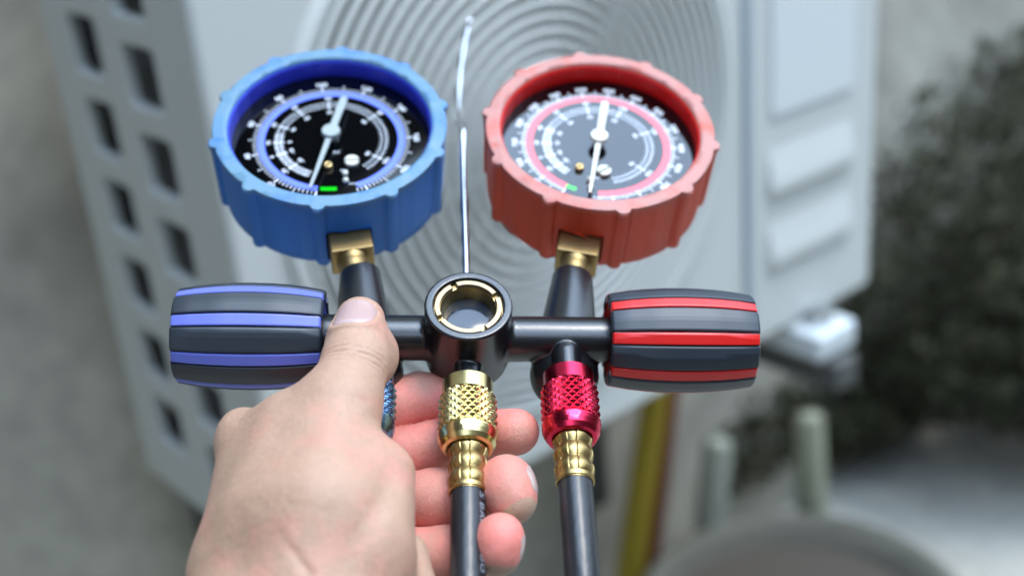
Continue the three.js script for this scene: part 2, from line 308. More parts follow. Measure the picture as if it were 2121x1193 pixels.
{ // sight glass: slotted brass ring, conical wall, lens
  const s = part('sight_glass', set);
  const wall = lathe([[12.1, 9.5], [12.1, 16.6], [9.9, 16.6], [9.5, 15.6], [8.9, 10.8], [8.9, 9.5]].map(([r, y]) => [r * mm, y * mm])); wall.rotateX(Math.PI / 2);
  mesh('brass_ring', creased(wall), mat.brass, s);
  for (let k = 0; k < 4; k++) {
    const a0 = THREE.MathUtils.degToRad(118 + 90 * k + 5.4), a1 = THREE.MathUtils.degToRad(118 + 90 * (k + 1) - 5.4), sh = new THREE.Shape();
    sh.absarc(0, 0, 11.9 * mm, a0, a1, false); sh.absarc(0, 0, 10.0 * mm, a1, a0, true);
    const g = new THREE.ExtrudeGeometry(sh, { depth: 1.3 * mm, bevelEnabled: true, bevelThickness: 0.2 * mm, bevelSize: 0.2 * mm, bevelOffset: -0.2 * mm, bevelSegments: 2, curveSegments: 24 }); at(g, 0, 0, 16.75 * mm);
    mesh('ring_segment', g, mat.paleBrass, s);
  }
  const floor = new THREE.CircleGeometry(8.9 * mm, 64); at(floor, 0, 0, 9.6 * mm); mesh('indicator', floor, std({ color: lin(0.02, 0.03, 0.05), roughness: 0.5 }), s);
  const lens = new THREE.SphereGeometry(14 * mm, 64, 24, 0, Math.PI * 2, 0, Math.asin(8.9 / 14)); lens.rotateX(Math.PI / 2); lens.scale(1, 1, 0.25); at(lens, 0, 0, (12.2 - 14 * 0.25) * mm);
  mesh('lens', lens, phys({ color: lin(0.012, 0.018, 0.03), roughness: 0.12, ior: 1.55 }), s);
}
// ---- pressure gauges
function dialTexture(o) {
  return canvasTexture(1024, 1024, (c) => {
    const S = 512 / 41, pt = (a, r) => [512 + Math.cos(a * Math.PI / 180) * r * S, 512 - Math.sin(a * Math.PI / 180) * r * S];
    c.fillStyle = '#020305'; c.fillRect(0, 0, 1024, 1024);
    const arc = (r, w, col, a0, a1) => { c.strokeStyle = col; c.lineWidth = w * S; c.beginPath(); c.arc(512, 512, r * S, -a0 * Math.PI / 180, -a1 * Math.PI / 180, false); c.stroke(); }; // a0 -> a1 clockwise
    const tick = (a, r0, r1, w, col = '#e8ecf2') => { c.strokeStyle = col; c.lineWidth = w * S; c.beginPath(); c.moveTo(...pt(a, r0)); c.lineTo(...pt(a, r1)); c.stroke(); };
    const text = (t, a, r, size, col = '#e8ecf2', rot = true) => { c.save(); c.translate(...pt(a, r)); if (rot) c.rotate((90 - a) * Math.PI / 180); c.fillStyle = col; c.font = 'bold ' + Math.round(size * S) + 'px sans-serif'; c.textAlign = 'center'; c.textBaseline = 'middle'; c.fillText(t, 0, 0); c.restore(); };
    const start = o.start, end = o.end;             // clockwise, start > end
    arc(29.0, 2.9, o.ring, start, end);
    const n = Math.round((start - end) / (o.step / 10));
    for (let k = 0; k <= n; k++) { const a = start - k * o.step / 10; tick(a, 30.6, k % 10 === 0 ? 33.6 : k % 5 === 0 ? 33.2 : 32.5, k % 10 === 0 ? 0.7 : 0.42); }
    for (let k = 1; start - k * o.step > end - 1; k++) text(String(k * o.unit), start - k * o.step, 35.2, 3.1);
    for (let k = 0; k < n / 10 - 0.5; k++) text('·', start - (k + 0.5) * o.step, 33.8, 4);
    // inner scales
    const i0 = o.i0, i1 = o.i1; arc(21.0, 0.28, '#dfe5ee', i0, i1); arc(22.6, 0.28, '#dfe5ee', i0, i1);
    for (let a = i0; a > i1; a -= 2.6) { tick(a, 22.6, 23.7, 0.28); } for (let a = i0; a > i1; a -= 5.2) tick(a, 19.8, 21.0, 0.3);
    for (let a = i0; a > i0 - 80; a -= 2.0) tick(a, 20.0, 23.6, 0.25);
    o.inner.forEach(([a, t, u]) => { tick(a, 19.2, 24.2, 0.55); text(t, a, 26, 2.5); text(u, a, 17.2, 2.3); });
    text('psi', o.psi[0], o.psi[1], 1.9, '#d7dce6', false); text('R22', o.psi[0] - 0, o.psi[1] + 11.5, 1.7, '#c8ced8', false); text('kPa', o.psi[0] + 3, o.psi[1] + 20, 1.8, '#c8ced8', false);
    // green zero mark
    arc(28.9, 2.0, '#12c31a', o.green[0], o.green[1]);
  });
}
function gauge(o) {
  const g = part('pressure_gauge', set); g.position.set(o.x * mm, 98.8 * mm, 0); g.userData.label = o.label;
  const top = 14, bot = -20, lobes = 10;
  const prof = [[40.6, bot + 2, 0], [41, bot, 0], [44.6, bot, 0.6], [45.4, bot + 0.8, 1], [45.6, bot + 4, 1], [45.9, top - 9, 1], [46.0, top - 3.6, 1], [46.5, top - 2.6, 1.0], [46.9, top - 1.2, 1], [46.6, top - 0.3, 0.9], [46.0, top, 0.75], [44.4, top + 0.25, 0.2], [42.2, top + 0.2, 0], [41.2, top - 0.2, 0], [40.8, top - 1, 0], [40.7, top - 4, 0], [40.6, bot + 2, 0]];
  const NU = 480, gg = grid(NU, prof.length - 1, (u, v) => {
    const k = Math.round(v * (prof.length - 1)), [r0, z, w] = prof[k], a = -u * 2 * Math.PI;
    let d = ((a * 180 / Math.PI - o.phase) % 36 + 54) % 36 - 18; const b = Math.max(0, 1 - (d / 3.3) ** 2), c = Math.max(0, 1 - ((Math.abs(d) - 4.6) / 1.2) ** 2);
    const r = r0 + w * (2.1 * Math.sqrt(b) - 0.25 * c);
    return [r * Math.cos(a) * mm, r * Math.sin(a) * mm, z * mm];
  }, true);
  let boot = mergeVertices((() => { gg.deleteAttribute('uv'); gg.deleteAttribute('normal'); return gg; })());
  { // notch in the side through which the brass socket leaves the case
    const a = Math.atan2(-Math.cos(0.206), -Math.sign(o.x) * Math.sin(0.206)), nb = new THREE.BoxGeometry(12 * mm, 18.2 * mm, 15.4 * mm); at(nb, 45.5 * mm, 0, -9.2 * mm); nb.rotateZ(a); nb.deleteAttribute('uv'); nb.deleteAttribute('normal');
    const ev = new Evaluator(); ev.attributes = ['position']; ev.useGroups = false; const m0 = std({});
    boot = ev.evaluate(new Brush(boot, m0), new Brush(nb, m0), SUBTRACTION).geometry; boot.clearGroups?.();
    const keep = new THREE.BufferGeometry(); keep.setAttribute('position', boot.attributes.position.clone()); if (boot.index) keep.setIndex(boot.index.clone());
    if (boot.drawRange.count !== Infinity) { if (keep.index) keep.setIndex(Array.from(boot.index.array.slice(0, boot.drawRange.count))); }
    boot = keep;
  }
  boot = creased(boot, 0.75);
  // dusty, rubbed film plus painted sky sheen: paler, blotchy rim tops
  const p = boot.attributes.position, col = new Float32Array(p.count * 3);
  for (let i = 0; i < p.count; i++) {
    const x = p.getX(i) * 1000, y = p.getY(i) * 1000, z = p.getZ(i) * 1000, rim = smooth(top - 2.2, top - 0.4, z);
    const m = fbm(x * 0.11 + o.x, y * 0.11, z * 0.2, 4), s = fbm(x * 0.9 + 3, y * 0.9, z * 0.9, 2), w = rim * clamp(o.wearSheen + 0.9 * m + 0.35 * s, 0, 0.92), t = 1 + 0.16 * m + 0.10 * s;
    for (let k = 0; k < 3; k++) col[i * 3 + k] = o.color[k] * t * (1 - w) + o.dustSheen[k] * w;
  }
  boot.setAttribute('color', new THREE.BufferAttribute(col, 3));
  boot = boxUV(boot, 0.03);
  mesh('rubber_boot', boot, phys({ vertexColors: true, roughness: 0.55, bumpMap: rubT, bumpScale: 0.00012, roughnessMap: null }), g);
  // bezel: the inner wall over the dial
  const bz = lathe([[40.9, top - 1.4], [40.2, top - 2.2], [40.2, 4.2], [42, 4.2], [42, -16], [0.1, -18]].map(([r, y]) => [r * mm, y * mm]), 128); bz.rotateX(Math.PI / 2);
  mesh('bezel', creased(bz), phys({ color: lin(...o.bezel), roughness: 0.4, side: THREE.DoubleSide }), g);
  const dg = new THREE.CircleGeometry(40.15 * mm, 128); at(dg, 0, 0, 4.6 * mm); mesh('dial', dg, phys({ map: o.dial, roughness: 0.035, ior: 1.62 }), g);
  // needle: long thin pointer, fat tail, hub
  const sh = new THREE.Shape(), A2 = THREE.MathUtils.degToRad; sh.moveTo(-0.45, -32.5); sh.lineTo(0.45, -32.5); sh.lineTo(1.0, -3); sh.lineTo(1.35, 3); sh.lineTo(1.45, 20.5); sh.absarc(0, 20.8, 1.45, 0, Math.PI, false); sh.lineTo(-1.35, 3); sh.lineTo(-1.0, -3); sh.lineTo(-0.45, -32.5);
  const ng = new THREE.ExtrudeGeometry(sh, { depth: 0.45, bevelEnabled: true, bevelThickness: 0.12, bevelSize: 0.12, bevelSegments: 2, curveSegments: 10 });
  ng.scale(mm, mm, mm); at(ng, 0, 0, 8.4 * mm); ng.rotateZ(A2(o.needle - 90));
  const nd = mesh('needle', ng, o.needleMat, g);
  const hb = lathe([[0.01, 10.7], [o.hub * 0.6, 10.6], [o.hub * 0.92, 10.2], [o.hub, 9.6], [o.hub, 8.6], [1.2, 8.3], [1.2, 4.6]].map(([r, y]) => [r * mm, y * mm]), 40); hb.rotateX(Math.PI / 2); mesh('hub', creased(hb, 0.8), o.hubMat, nd);
  const shf = new THREE.CircleGeometry(3.0 * mm, 32); at(shf, 0, 0, 4.75 * mm); mesh('spindle_hole', shf, mat.black, g);
  const pol = (a, r) => [r * Math.cos(A2(a)) * mm, r * Math.sin(A2(a)) * mm];
  { // slotted screw
    const [x, y] = pol(...o.screw), rot = A2(o.slot);
    for (const s of [-1, 1]) { const q = new THREE.Shape(); const r = 2.9; q.absarc(0, 0, r, Math.asin(0.4 / r), Math.PI - Math.asin(0.4 / r), false); q.lineTo(r * 0.98, 0.4);
      const e = new THREE.ExtrudeGeometry(q, { depth: 0.9, bevelEnabled: true, bevelThickness: 0.25, bevelSize: 0.25, bevelOffset: -0.25, bevelSegments: 3, curveSegments: 20 }); e.scale(mm, mm, mm); if (s < 0) e.rotateZ(Math.PI); e.rotateZ(rot); at(e, x, y, 5.0 * mm); mesh('screw_head', e, mat.ivory, g); }
  }
  { const [x, y] = pol(...o.pin), e = lathe([[0.5, 6.0], [0.7, 6.6], [1.5, 6.6], [1.8, 6.1], [1.8, 4.7]].map(([r, h]) => [r * mm, h * mm]), 28); e.rotateX(Math.PI / 2); at(e, x, y, 0); mesh('rivet', e, mat.brass, g); }
  for (const [a, r] of o.dots) { const [x, y] = pol(a, r), e = new THREE.SphereGeometry(1.25 * mm, 20, 14); at(e, x, y, 5.6 * mm); mesh('stop_pin', e, mat.ivory, g); }
  // brass socket: square block and neck between boot and stem
  const f = part('brass_socket', set); f.position.set(o.x * mm, 98.8 * mm, 0);
  const s = Math.sign(o.x), ax = V(-s * Math.sin(0.206), -Math.cos(0.206), 0), qz = new THREE.Quaternion().setFromAxisAngle(V(0, 0, 1), -s * 0.206);
  f.quaternion.copy(qz);
  const bl = new RoundedBoxGeometry(16.6 * mm, 17 * mm, 13.4 * mm, 4, 0.7 * mm); at(bl, 0, -46.4 * mm, -9.2 * mm); mesh('block', boxUV(bl, 0.02), mat.oldBrass, f);
  const nk = lathe([[6.4, -54], [6.4, -55.6], [5.5, -56.5], [6.2, -57.6], [5.7, -58.8], [5.7, -66]].map(([r, y]) => [r * mm, y * mm]), 48); at(nk, 0, 0, -9.3 * mm); mesh('neck', nk, mat.oldBrass, f);
  return g;
}
const C255 = (r, g, b) => new THREE.Color().setRGB(r / 255, g / 255, b / 255, THREE.SRGBColorSpace).toArray();
gauge({
  x: -55.3, phase: 88, label: 'blue low-side pressure gauge', color: C255(28, 106, 186), dustSheen: C255(96, 132, 150), wearSheen: 0.8, bezel: C255(44, 56, 190), needle: 79.5, hub: 3.8, hubMat: mat.greyPaint, needleMat: mat.greyPaint,
  screw: [-55.5, 15.9], slot: 5, pin: [-91, 16.2], dots: [[-71.6, 21.5], [-73.4, 25.4]],
  dial: dialTexture({ start: 262.6, end: -65.7, step: 32.3, unit: 20, ring: '#7488f4', psi: [-71, 7.7], green: [-82, -95], i0: 250, i1: -48, inner: [[228, '-20', '-30'], [205, '0', '-10'], [186, '10', '0'], [161, '20', '10'], [131, '40', '20'], [97, '60', '30'], [42, '80', '40'], [-27, '100', '50']] }),
});
gauge({
  x: 54.0, phase: 97, label: 'red high-side pressure gauge', color: C255(204, 66, 34), dustSheen: C255(172, 122, 114), wearSheen: 0.95, bezel: C255(214, 14, 12), needle: 79.5, hub: 3.7, hubMat: mat.ivory, needleMat: mat.ivory,
  screw: [-86.2, 16.4], slot: 35, pin: [-120.7, 17.2], dots: [[-103, 22.2], [-101, 25.8]],
  dial: dialTexture({ start: 240, end: -94, step: 20.2, unit: 50, ring: '#ee4a52', psi: [-95, 20], green: [-112, -121], i0: 230, i1: -78, inner: [[216, '-20', '-30'], [199, '0', '-10'], [179, '20', '10'], [158, '40', '20'], [130, '60', '30'], [98, '80', '40'], [62, '100', '50'], [20, '120', '60'], [-40, '140', '70']] }),
});
// ---- valve knobs
function knob(s, x0, x1, phase, stripeM) {
  const h = part('valve_knob', set); h.position.set((x0 + x1) / 2 * mm, 0, 0); h.userData.label = s < 0 ? 'black knob with blue stripes' : 'black knob with red stripes';
  const hl = (x1 - x0) / 2, Rm = 19.2, R = (x) => Rm * (1 - 0.105 * (x / hl) ** 2 - 0.02 * (x / hl) ** 4);
  // angle a: from z (out of the dials) towards y (the gauges)
  function patch(a0, a1, xa, xb, up, depth, bev) {
    const T = (n, w) => { const t = []; for (const e of [0, 0.06, 0.2, 0.45, 1]) t.push(e * bev); const m = []; for (let i = 1; i < n; i++) m.push(bev + (w - 2 * bev) * i / n); return [...t, ...m, ...t.map((v) => w - v).reverse()]; };
    const W = (a1 - a0) * Rm, S = T(8, xb - xa), Q = T(5, W), pos = [], ix = [], nx = S.length, ny = Q.length;
    const drop = (d) => d >= bev ? 0 : bev - Math.sqrt(Math.max(0, bev * bev - (bev - d) ** 2));
    for (let j = -1; j <= ny; j++) for (let i = -1; i <= nx; i++) {
      const sk = i < 0 || j < 0 || i === nx || j === ny, sx = S[clamp(i, 0, nx - 1)], q = Q[clamp(j, 0, ny - 1)], x = xa + sx, a = a0 + q / Rm;
      const r = sk ? R(x) - depth : R(x) + up - Math.min(bev, drop(Math.min(sx, xb - xa - sx)) + drop(Math.min(q, W - q)));
      pos.push(x * mm, r * Math.sin(a) * mm, r * Math.cos(a) * mm);
    }
    const c = nx + 2; for (let j = 0; j < ny + 1; j++) for (let i = 0; i < nx + 1; i++) { const k = j * c + i; ix.push(k, k + c, k + 1, k + 1, k + c, k + c + 1); }
    const g = new THREE.BufferGeometry(); g.setAttribute('position', new THREE.Float32BufferAttribute(pos, 3)); g.setIndex(ix.reverse()); return boxUV(creased(g, 0.55), 0.05);
  }
  const core = lathe([[10, -hl + 5], [12.4, -hl + 5], [13.2, -hl + 1.6], [16.2, -hl + 0.9], [17.6, -hl * 0.5], [18.0, 0], [17.6, hl * 0.5], [16.2, hl - 0.9], [13.2, hl - 1.6], [12.4, hl - 5], [10, hl - 5]].map(([r, y]) => [r * mm, y * mm]), 64);
  core.rotateZ(-Math.PI / 2); mesh('core', creased(core, 0.5), mat.black, h);
  const inner = -s, ring = lathe([[12.3, inner * (hl - 4.5)], [13.1, inner * (hl - 1.2)], [14.2, inner * (hl - 0.6)], [15.2, inner * (hl - 0.8)]].map(([r, y]) => [r * mm, y * mm]), 64); ring.rotateZ(-Math.PI / 2); ring.scale(1, 1, 1);
  mesh('inner_ring', ring, (() => { const m = stripeM.clone(); m.side = THREE.DoubleSide; return m; })(), h);
  const D = Math.PI / 180;
  for (let k = 0; k < 8; k++) {
    const c = (phase + 45 * k) * D, w = 7.0 * D;
    mesh('stripe', patch(c - w, c + w, -hl + 0.3, hl - 0.3, -0.15, 3, 0.7), stripeM, h);
    mesh('grip_panel', patch(c + w + 1.3 * D, c + 45 * D - w - 1.3 * D, -hl, hl, 0, 3, 0.9), mat.panel, h);
  }
  const end = lathe([[0.01, s * (hl - 1.4)], [12, s * (hl - 1.4)], [15.8, s * (hl - 0.8)]].map(([r, y]) => [r * mm, y * mm]), 48); end.rotateZ(-Math.PI / 2); mesh('end_cap', end, (() => { const m = mat.panel.clone(); m.side = THREE.DoubleSide; return m; })(), h);
}
knob(-1, -103, -51, -20, mat.blueStripe);
knob(1, 50.5, 103.2, -36.5, mat.redStripe);
{ // chrome hanging hook: up between the gauges, back, up again, ball at the end
  const q = [P(966, 640, -8), P(965, 540, -8), P(961, 400, -8), P(958, 300, -8), P(958, 268, -8), P(956, 258, -12), P(951, 256, -22), P(949, 250, -28), P(949, 215, -30), P(952, 160, -30), P(960, 100, -30), P(968, 60, -30)].map((p) => V(...p).multiplyScalar(mm));
  const c = new THREE.CatmullRomCurve3(q, false, 'centripetal'), t = new THREE.TubeGeometry(c, 240, 1.55 * mm, 20); const e = P(972, 46, -30), b = new THREE.SphereGeometry(2.1 * mm, 24, 18); at(b, e[0] * mm, e[1] * mm, e[2] * mm);
  mesh('hanging_hook', mergeGeometries([t, b]), mat.chrome, set);
}
// ---------------------------------------------------------------- the three charging hoses
const nutGeo = (() => {
  const nut = lathe([[5.2, 0.3], [8.5, 0], [8.9, 0.4], [8.9, -5.2], [9.1, -5.6], [9.4, -5.8]].map(([r, y]) => [r * mm, y * mm]), 96);
  const flange = lathe([[9.4, -20], [10.0, -20.4], [10.2, -21.2], [10.1, -22.6], [9.5, -24.4], [8.5, -25.9], [7.6, -26.5], [7.0, -26.3], [6.8, -25.6], [6.7, -22.5], [5.5, -22.4]].map(([r, y]) => [r * mm, y * mm]), 96);
  const nT = 22, per = 14, z0 = -5.8, z1 = -20, p = 2 * Math.PI * 10 / nT, tri = (t) => Math.abs(((t % 1) + 1) % 1 - 0.5) * 2;
  const kn = grid(nT * per, 84, (u, v) => {
    const a = -u * 2 * Math.PI, z = z0 + (z1 - z0) * v, s = u * nT, t = -z / (p * 1.05), e = smooth(0, 0.045, v) * smooth(1, 0.955, v);
    const d = Math.min(tri(s + t), tri(s - t)), r = 9.3 + e * (0.2 + 0.85 * Math.min(0.88, d));
    return [r * Math.cos(a) * mm, z * mm, r * Math.sin(a) * mm];
  }, true);
  return { nut: creased(nut, 0.5), flange: creased(flange, 0.6), kn: creased(kn, 0.2) };
})();
const ferruleGeo = (() => {
  const g = grid(144, 80, (u, v) => {
    const a = u * 2 * Math.PI, z = -24 - 19.5 * v; let r = 5.75; const b = v * 4.35;
    if (b < 3.9) r += 1.15 * Math.pow(Math.abs(Math.sin(Math.PI * Math.min(b, 3.9) / 1.3 * 1.0)), 0.85) - 0.1; else r += 0.75;
    if (v > 0.985) r -= 0.5;
    const seg = ((a * 6 / (2 * Math.PI)) % 1 + 1) % 1, c = Math.min(seg, 1 - seg); if (b < 3.9) r -= 0.34 * Math.exp(-((c / 0.03) ** 2)) + (seg > 0.5 ? 0.22 : 0) * Math.abs(Math.sin(Math.PI * b / 1.3));
    return [r * Math.sin(a) * mm, z * mm, r * Math.cos(a) * mm];
  }, true);
  return creased(g, 0.5);
})();
const hoseBump = texture(256, (x, y) => 0.5 + 0.5 * torus(x, y, 22, 3), false); hoseBump.repeat.set(1, 5);
function hose(o) {
  const t = thing('charging_hose', o.label, 'hose', M, 'hoses screwed to the manifold');
  const c = part('coupling_nut', t); c.position.set(o.x * mm, o.y * mm, o.z * mm); c.userData.label = o.nut;
  mesh('collar', nutGeo.nut, o.mat, c); mesh('knurled_grip', nutGeo.kn, o.mat, c); mesh('flange', nutGeo.flange, o.mat, c);
  const f = mesh('crimped_ferrule', ferruleGeo, mat.ferrule, t); f.position.copy(c.position); f.rotation.y = o.turn ?? 0;
  const pts = o.path.map(([s, dx, dz]) => V((o.x + dx) * mm, (o.y - 42.5 - s) * mm, (o.z + dz) * mm)), curve = new THREE.CatmullRomCurve3(pts), L = curve.getLength(), NS = 160, R = 5.75 * mm;
  const g = grid(48, NS, (u, v) => { const p = curve.getPointAt(v), tg = curve.getTangentAt(v), sx = V(1, 0, 0).addScaledVector(tg, -tg.x).normalize(), sz = V().crossVectors(tg, sx), a = u * 2 * Math.PI + Math.PI; p.addScaledVector(sx, Math.sin(a) * R).addScaledVector(sz, Math.cos(a) * R * (o.flip ?? 1)); return [p.x, p.y, p.z]; }, true);
  const m = phys({ color: o.map ? 0xffffff : lin(0.017, 0.018, 0.021), map: o.map ?? null, roughness: 0.33, bumpMap: hoseBump, bumpScale: 0.00012 });
  mesh('rubber_tube', g, m, t);
}
const drop = (k, dx = 0) => [[-6, 0, 0], [0, 0, 0], [15, dx * 0.1, -0.4 * k], [35, dx * 0.3, -2 * k], [60, dx * 0.6, -6 * k], [100, dx, -18 * k], [150, dx, -42 * k], [220, dx, -90 * k], [300, dx, -170 * k]];
const printT = canvasTexture(512, 2048, (c) => { c.fillStyle = 'rgb(30,31,34)'; c.fillRect(0, 0, 512, 2048); c.fillStyle = 'rgb(122,128,136)'; c.font = 'bold 46px sans-serif'; c.textBaseline = 'middle'; c.save(); c.translate(330, 0); c.rotate(Math.PI / 2); c.scale(0.6, 1); for (const [t, s] of [['S BAR', 0.023], ['BO', 0.086]]) c.fillText(t, s * 2048 / 0.6, 0); c.restore(); });
printT.flipY = false;
hose({ x: -34.6, y: -19.5, z: 3.2, mat: mat.blueNut, label: 'black charging hose with blue knurled nut, held inside the hand', nut: 'blue knurled nut', path: drop(0.6) });
hose({ x: 0, y: -23.5, z: 3, mat: mat.goldNut, label: 'black charging hose with gold knurled nut at the sight glass', nut: 'gold knurled nut', path: drop(0.8), map: printT, turn: 0.08 });
hose({ x: 35.2, y: -19.5, z: 3.2, mat: mat.redNut, label: 'black charging hose with red knurled nut', nut: 'red knurled nut', path: drop(0.9, 1.5), turn: 0.12 });

// ---------------------------------------------------------------- the hand
{
  const kn = (...a) => a; // a chain of joints: [point, radius]
  const chain = (j) => { const c = []; for (let i = 0; i + 1 < j.length; i++) c.push(cone(j[i][0], j[i + 1][0], j[i][1], j[i + 1][1])); return (x, y, z) => { let d = 1e9; for (const q of c) d = smin(d, q(x, y, z), 2.2); return d; }; };
  const fingers = [
    kn([P(530, 940, -4), 11], [P(730, 868, -15), 10], [P(870, 826, -16), 9.4], [P(950, 832, -14), 8.4]),
    kn([P(545, 1010, -12), 11], [P(740, 960, -21), 10], [P(900, 925, -18), 9.0], [P(1000, 900, -13), 8.7], [P(1068, 895, -7), 8.2]),
    kn([P(570, 1090, -16), 11], [P(760, 1050, -21), 10.5], [P(900, 1035, -14), 10.4], [P(1000, 1020, -8), 9.4], [P(1052, 1012, 2), 8.9]),
    kn([P(610, 1180, -16), 10], [P(780, 1160, -19), 10.5], [P(925, 1152, -14), 9.6], [P(1000, 1136, -5), 8.2], [P(1036, 1122, 5), 7.0]),
  ];
  const fd = fingers.map(chain);
  const tipRing = cone(P(1050, 990, 2), P(1066, 1040, 2), 7.6, 7.0), tipPink = cone(P(1038, 1105, 5), P(1034, 1150, 2), 6.4, 6.4);
  const thumbD = chain(kn([P(746, 664, 16.5), 8.5], [P(741, 712, 17.5), 10.6], [P(736, 755, 18), 11.4], [P(706, 838, 20), 11.6]));
  const pad = ellipsoid(P(782, 738, 12), [7.2, 10, 6.5]);
  const palm = [
    [cone(P(702, 843, 19), P(665, 1070, 22), 12.6, 18), 8], [cone(P(665, 1070, 22), P(620, 1330, 8), 18, 24), 8],
    [cone(P(778, 990, 16), P(752, 1130, 18), 12.5, 15.5), 8],
    [cone(P(530, 935, 2), P(505, 1190, 4), 12.5, 15), 10], [cone(P(505, 1190, 4), P(540, 1400, 2), 15, 22), 10],
    [cone(P(610, 895, 12), P(575, 1080, 14), 14, 19), 10],
    [cone(P(570, 1060, -12), P(600, 1300, -8), 16, 22), 10],
    [cone(P(700, 1230, 6), P(660, 1400, 0), 22, 26), 10],
    [cone(P(540, 1400, 2), P(520, 2000, -30), 22, 30), 14], [cone(P(660, 1400, 0), P(640, 2000, -30), 24, 32), 14],
    [cone(P(842, 1150, -2), P(850, 1260, -2), 7, 10), 5],
  ];
  const knuckle = ellipsoid(P(497, 905, 2), [8, 10, 9]);
  const raw = (x, y, z) => {
    let p = 1e9; for (const [q, k] of palm) { const v = q(x, y, z); p = p > 1e8 ? v : smin(p, v, k); }
    p = smin(p, knuckle(x, y, z), 5);
    const th = smin(thumbD(x, y, z), pad(x, y, z), 5); p = smin(p, th, 7);
    let d = p;
    fd.forEach((f, i) => { let q = f(x, y, z); if (i === 2) q = smin(q, tipRing(x, y, z), 4); if (i === 3) q = smin(q, tipPink(x, y, z), 4); d = Math.min(d, i < 3 && false ? q : smin(p, q, 1.6)); });
    return d;
  };
  // fine relief: skin grain, creases over the thumb's joint
  const tIP = P(738, 735, 28), tDir = (() => { const a = P(744, 664, 16.5), b = P(716, 835, 20); const v = V(b[0] - a[0], b[1] - a[1], b[2] - a[2]).normalize(); return v; })();
  // thumb nail: its middle, its axes, its half sizes; the skin is sunk under it and folded up round it
  const nc = P(731, 650, 25), nAl = V(0.10, 1, -0.16).normalize(), nOut = V(-0.24, 0.16, 1).normalize(), nSd = V().crossVectors(nAl, nOut).normalize(); nOut.crossVectors(nSd, nAl).normalize();
  const NW = 7.6, NL = 7.4;
  const nailAt = (x, y, z) => { const q = V(x - nc[0], y - nc[1], z - nc[2]), u = q.dot(nSd) / NW, v = q.dot(nAl) / NL; return [Math.pow(Math.pow(Math.abs(u), 3.2) + Math.pow(Math.abs(v), 3.2), 1 / 3.2), v, q.dot(nOut)]; };
  const segs = [ // soft furrows and sharp creases of the skin: ends, half width, depth
    [P(815, 985, 30), P(735, 1135, 38), 4.5, 1.1], [P(585, 1108, 34), P(642, 1192, 34), 1.6, 0.7], [P(668, 1130, 40), P(706, 1192, 38), 1.5, 0.8], [P(548, 1060, 26), P(600, 1150, 30), 2.2, 0.5],
    [P(846, 905, -8), P(866, 975, -8), 1.3, 0.7], [P(690, 905, 34), P(640, 1010, 36), 5, -0.7], [P(592, 905, 26), P(560, 1010, 26), 4, 0.6], [P(664, 786, 24), P(700, 800, 30), 1.2, 0.25], [P(700, 822, 32), P(760, 830, 30), 1.2, 0.25],
  ].map(([a, b, w, d]) => [cone(a, b, 0, 0), w, d]);
  const f = (x, y, z) => {
    let d = raw(x, y, z); if (Math.abs(d) > 2.5) return d;
    for (const [q, w, e] of segs) { const t = q(x, y, z) / w; if (t < 3) d += e * Math.exp(-t * t); }
    const [nr, nv, nh] = nailAt(x, y, z);
    if (nh > -9 && nr < 1.6) d += 0.35 * smooth(1.02, 0.9, nr) - (nv < 0.55 ? 0.55 : 0.12) * Math.exp(-(((nr - 1.13) / 0.13) ** 2));
    d += 0.10 * fbm(x * 0.55, y * 0.55, z * 0.55, 2) + 0.045 * noise(x * 1.7, y * 0.9, z * 1.7) + 0.35 * fbm(x * 0.09 + 7, y * 0.09, z * 0.09, 2);
    const s = (x - tIP[0]) * tDir.x + (y - tIP[1]) * tDir.y + (z - tIP[2]) * tDir.z, lat = Math.hypot(x - tIP[0] - s * tDir.x, y - tIP[1] - s * tDir.y, z - tIP[2] - s * tDir.z);
    if (lat < 16 && Math.abs(s) < 9) { const w = Math.exp(-(s * s) / 22) * smooth(15, 6, lat), q = s + 0.9 * fbm(x * 0.25, y * 0.25, z * 0.25, 2); d += 0.42 * w * Math.pow(0.5 + 0.5 * Math.cos(q * 2.9), 3); }
    return d;
  };
  const tips = [fingers[0][3][0], fingers[1][4][0], fingers[2][4][0], fingers[3][4][0]], mids = [fingers[0][2][0], fingers[1][2][0], fingers[2][2][0], fingers[3][2][0]];
  const base = [0.46, 0.285, 0.195], red = [0.72, 0.215, 0.175], pale = [0.49, 0.335, 0.25];  // red: real flush, plus light through the flesh put into the colour
  const color = (x, y, z) => {
    const n1 = fbm(x * 0.07, y * 0.07, z * 0.07, 3), n2 = fbm(x * 0.35 + 4, y * 0.35, z * 0.35, 3), n3 = noise(x * 1.6, y * 1.6, z * 1.6);
    let r = 0; for (let i = 0; i < 4; i++) { const a = fd[i](x, y, z); if (a < 2) r = Math.max(r, 0.75 + 0.5 * Math.exp(-(Math.hypot(x - tips[i][0], y - tips[i][1], z - tips[i][2]) ** 2) / 260) * (0.8 + n1)); }
    const pw = raw === null ? 0 : 0; let t = clamp(r * 0.8 + 0.6 * n1 + 0.2 * n2 + pw, 0, 1), q = clamp(0.5 * n1 - 0.1 + 0.25 * n2, 0, 1);
    return [0, 1, 2].map((k) => (base[k] + (red[k] - base[k]) * t + (pale[k] - base[k]) * q) * (1 + 0.05 * n3 + 0.06 * n2));
  };
  const hand = thing('hand', 'bare left hand gripping the hoses, thumb pressed on the bar', 'hand', M);
  const skinT = texture(512, (x, y) => 0.5 + 0.35 * torus(x, y, 70, 3) + 0.15 * torus(y, x, 24, 2), false);
  const g = boxUV(netMesh(f, [-112, -215, -62], [40, 14, 52], 0.75, color), 0.016);
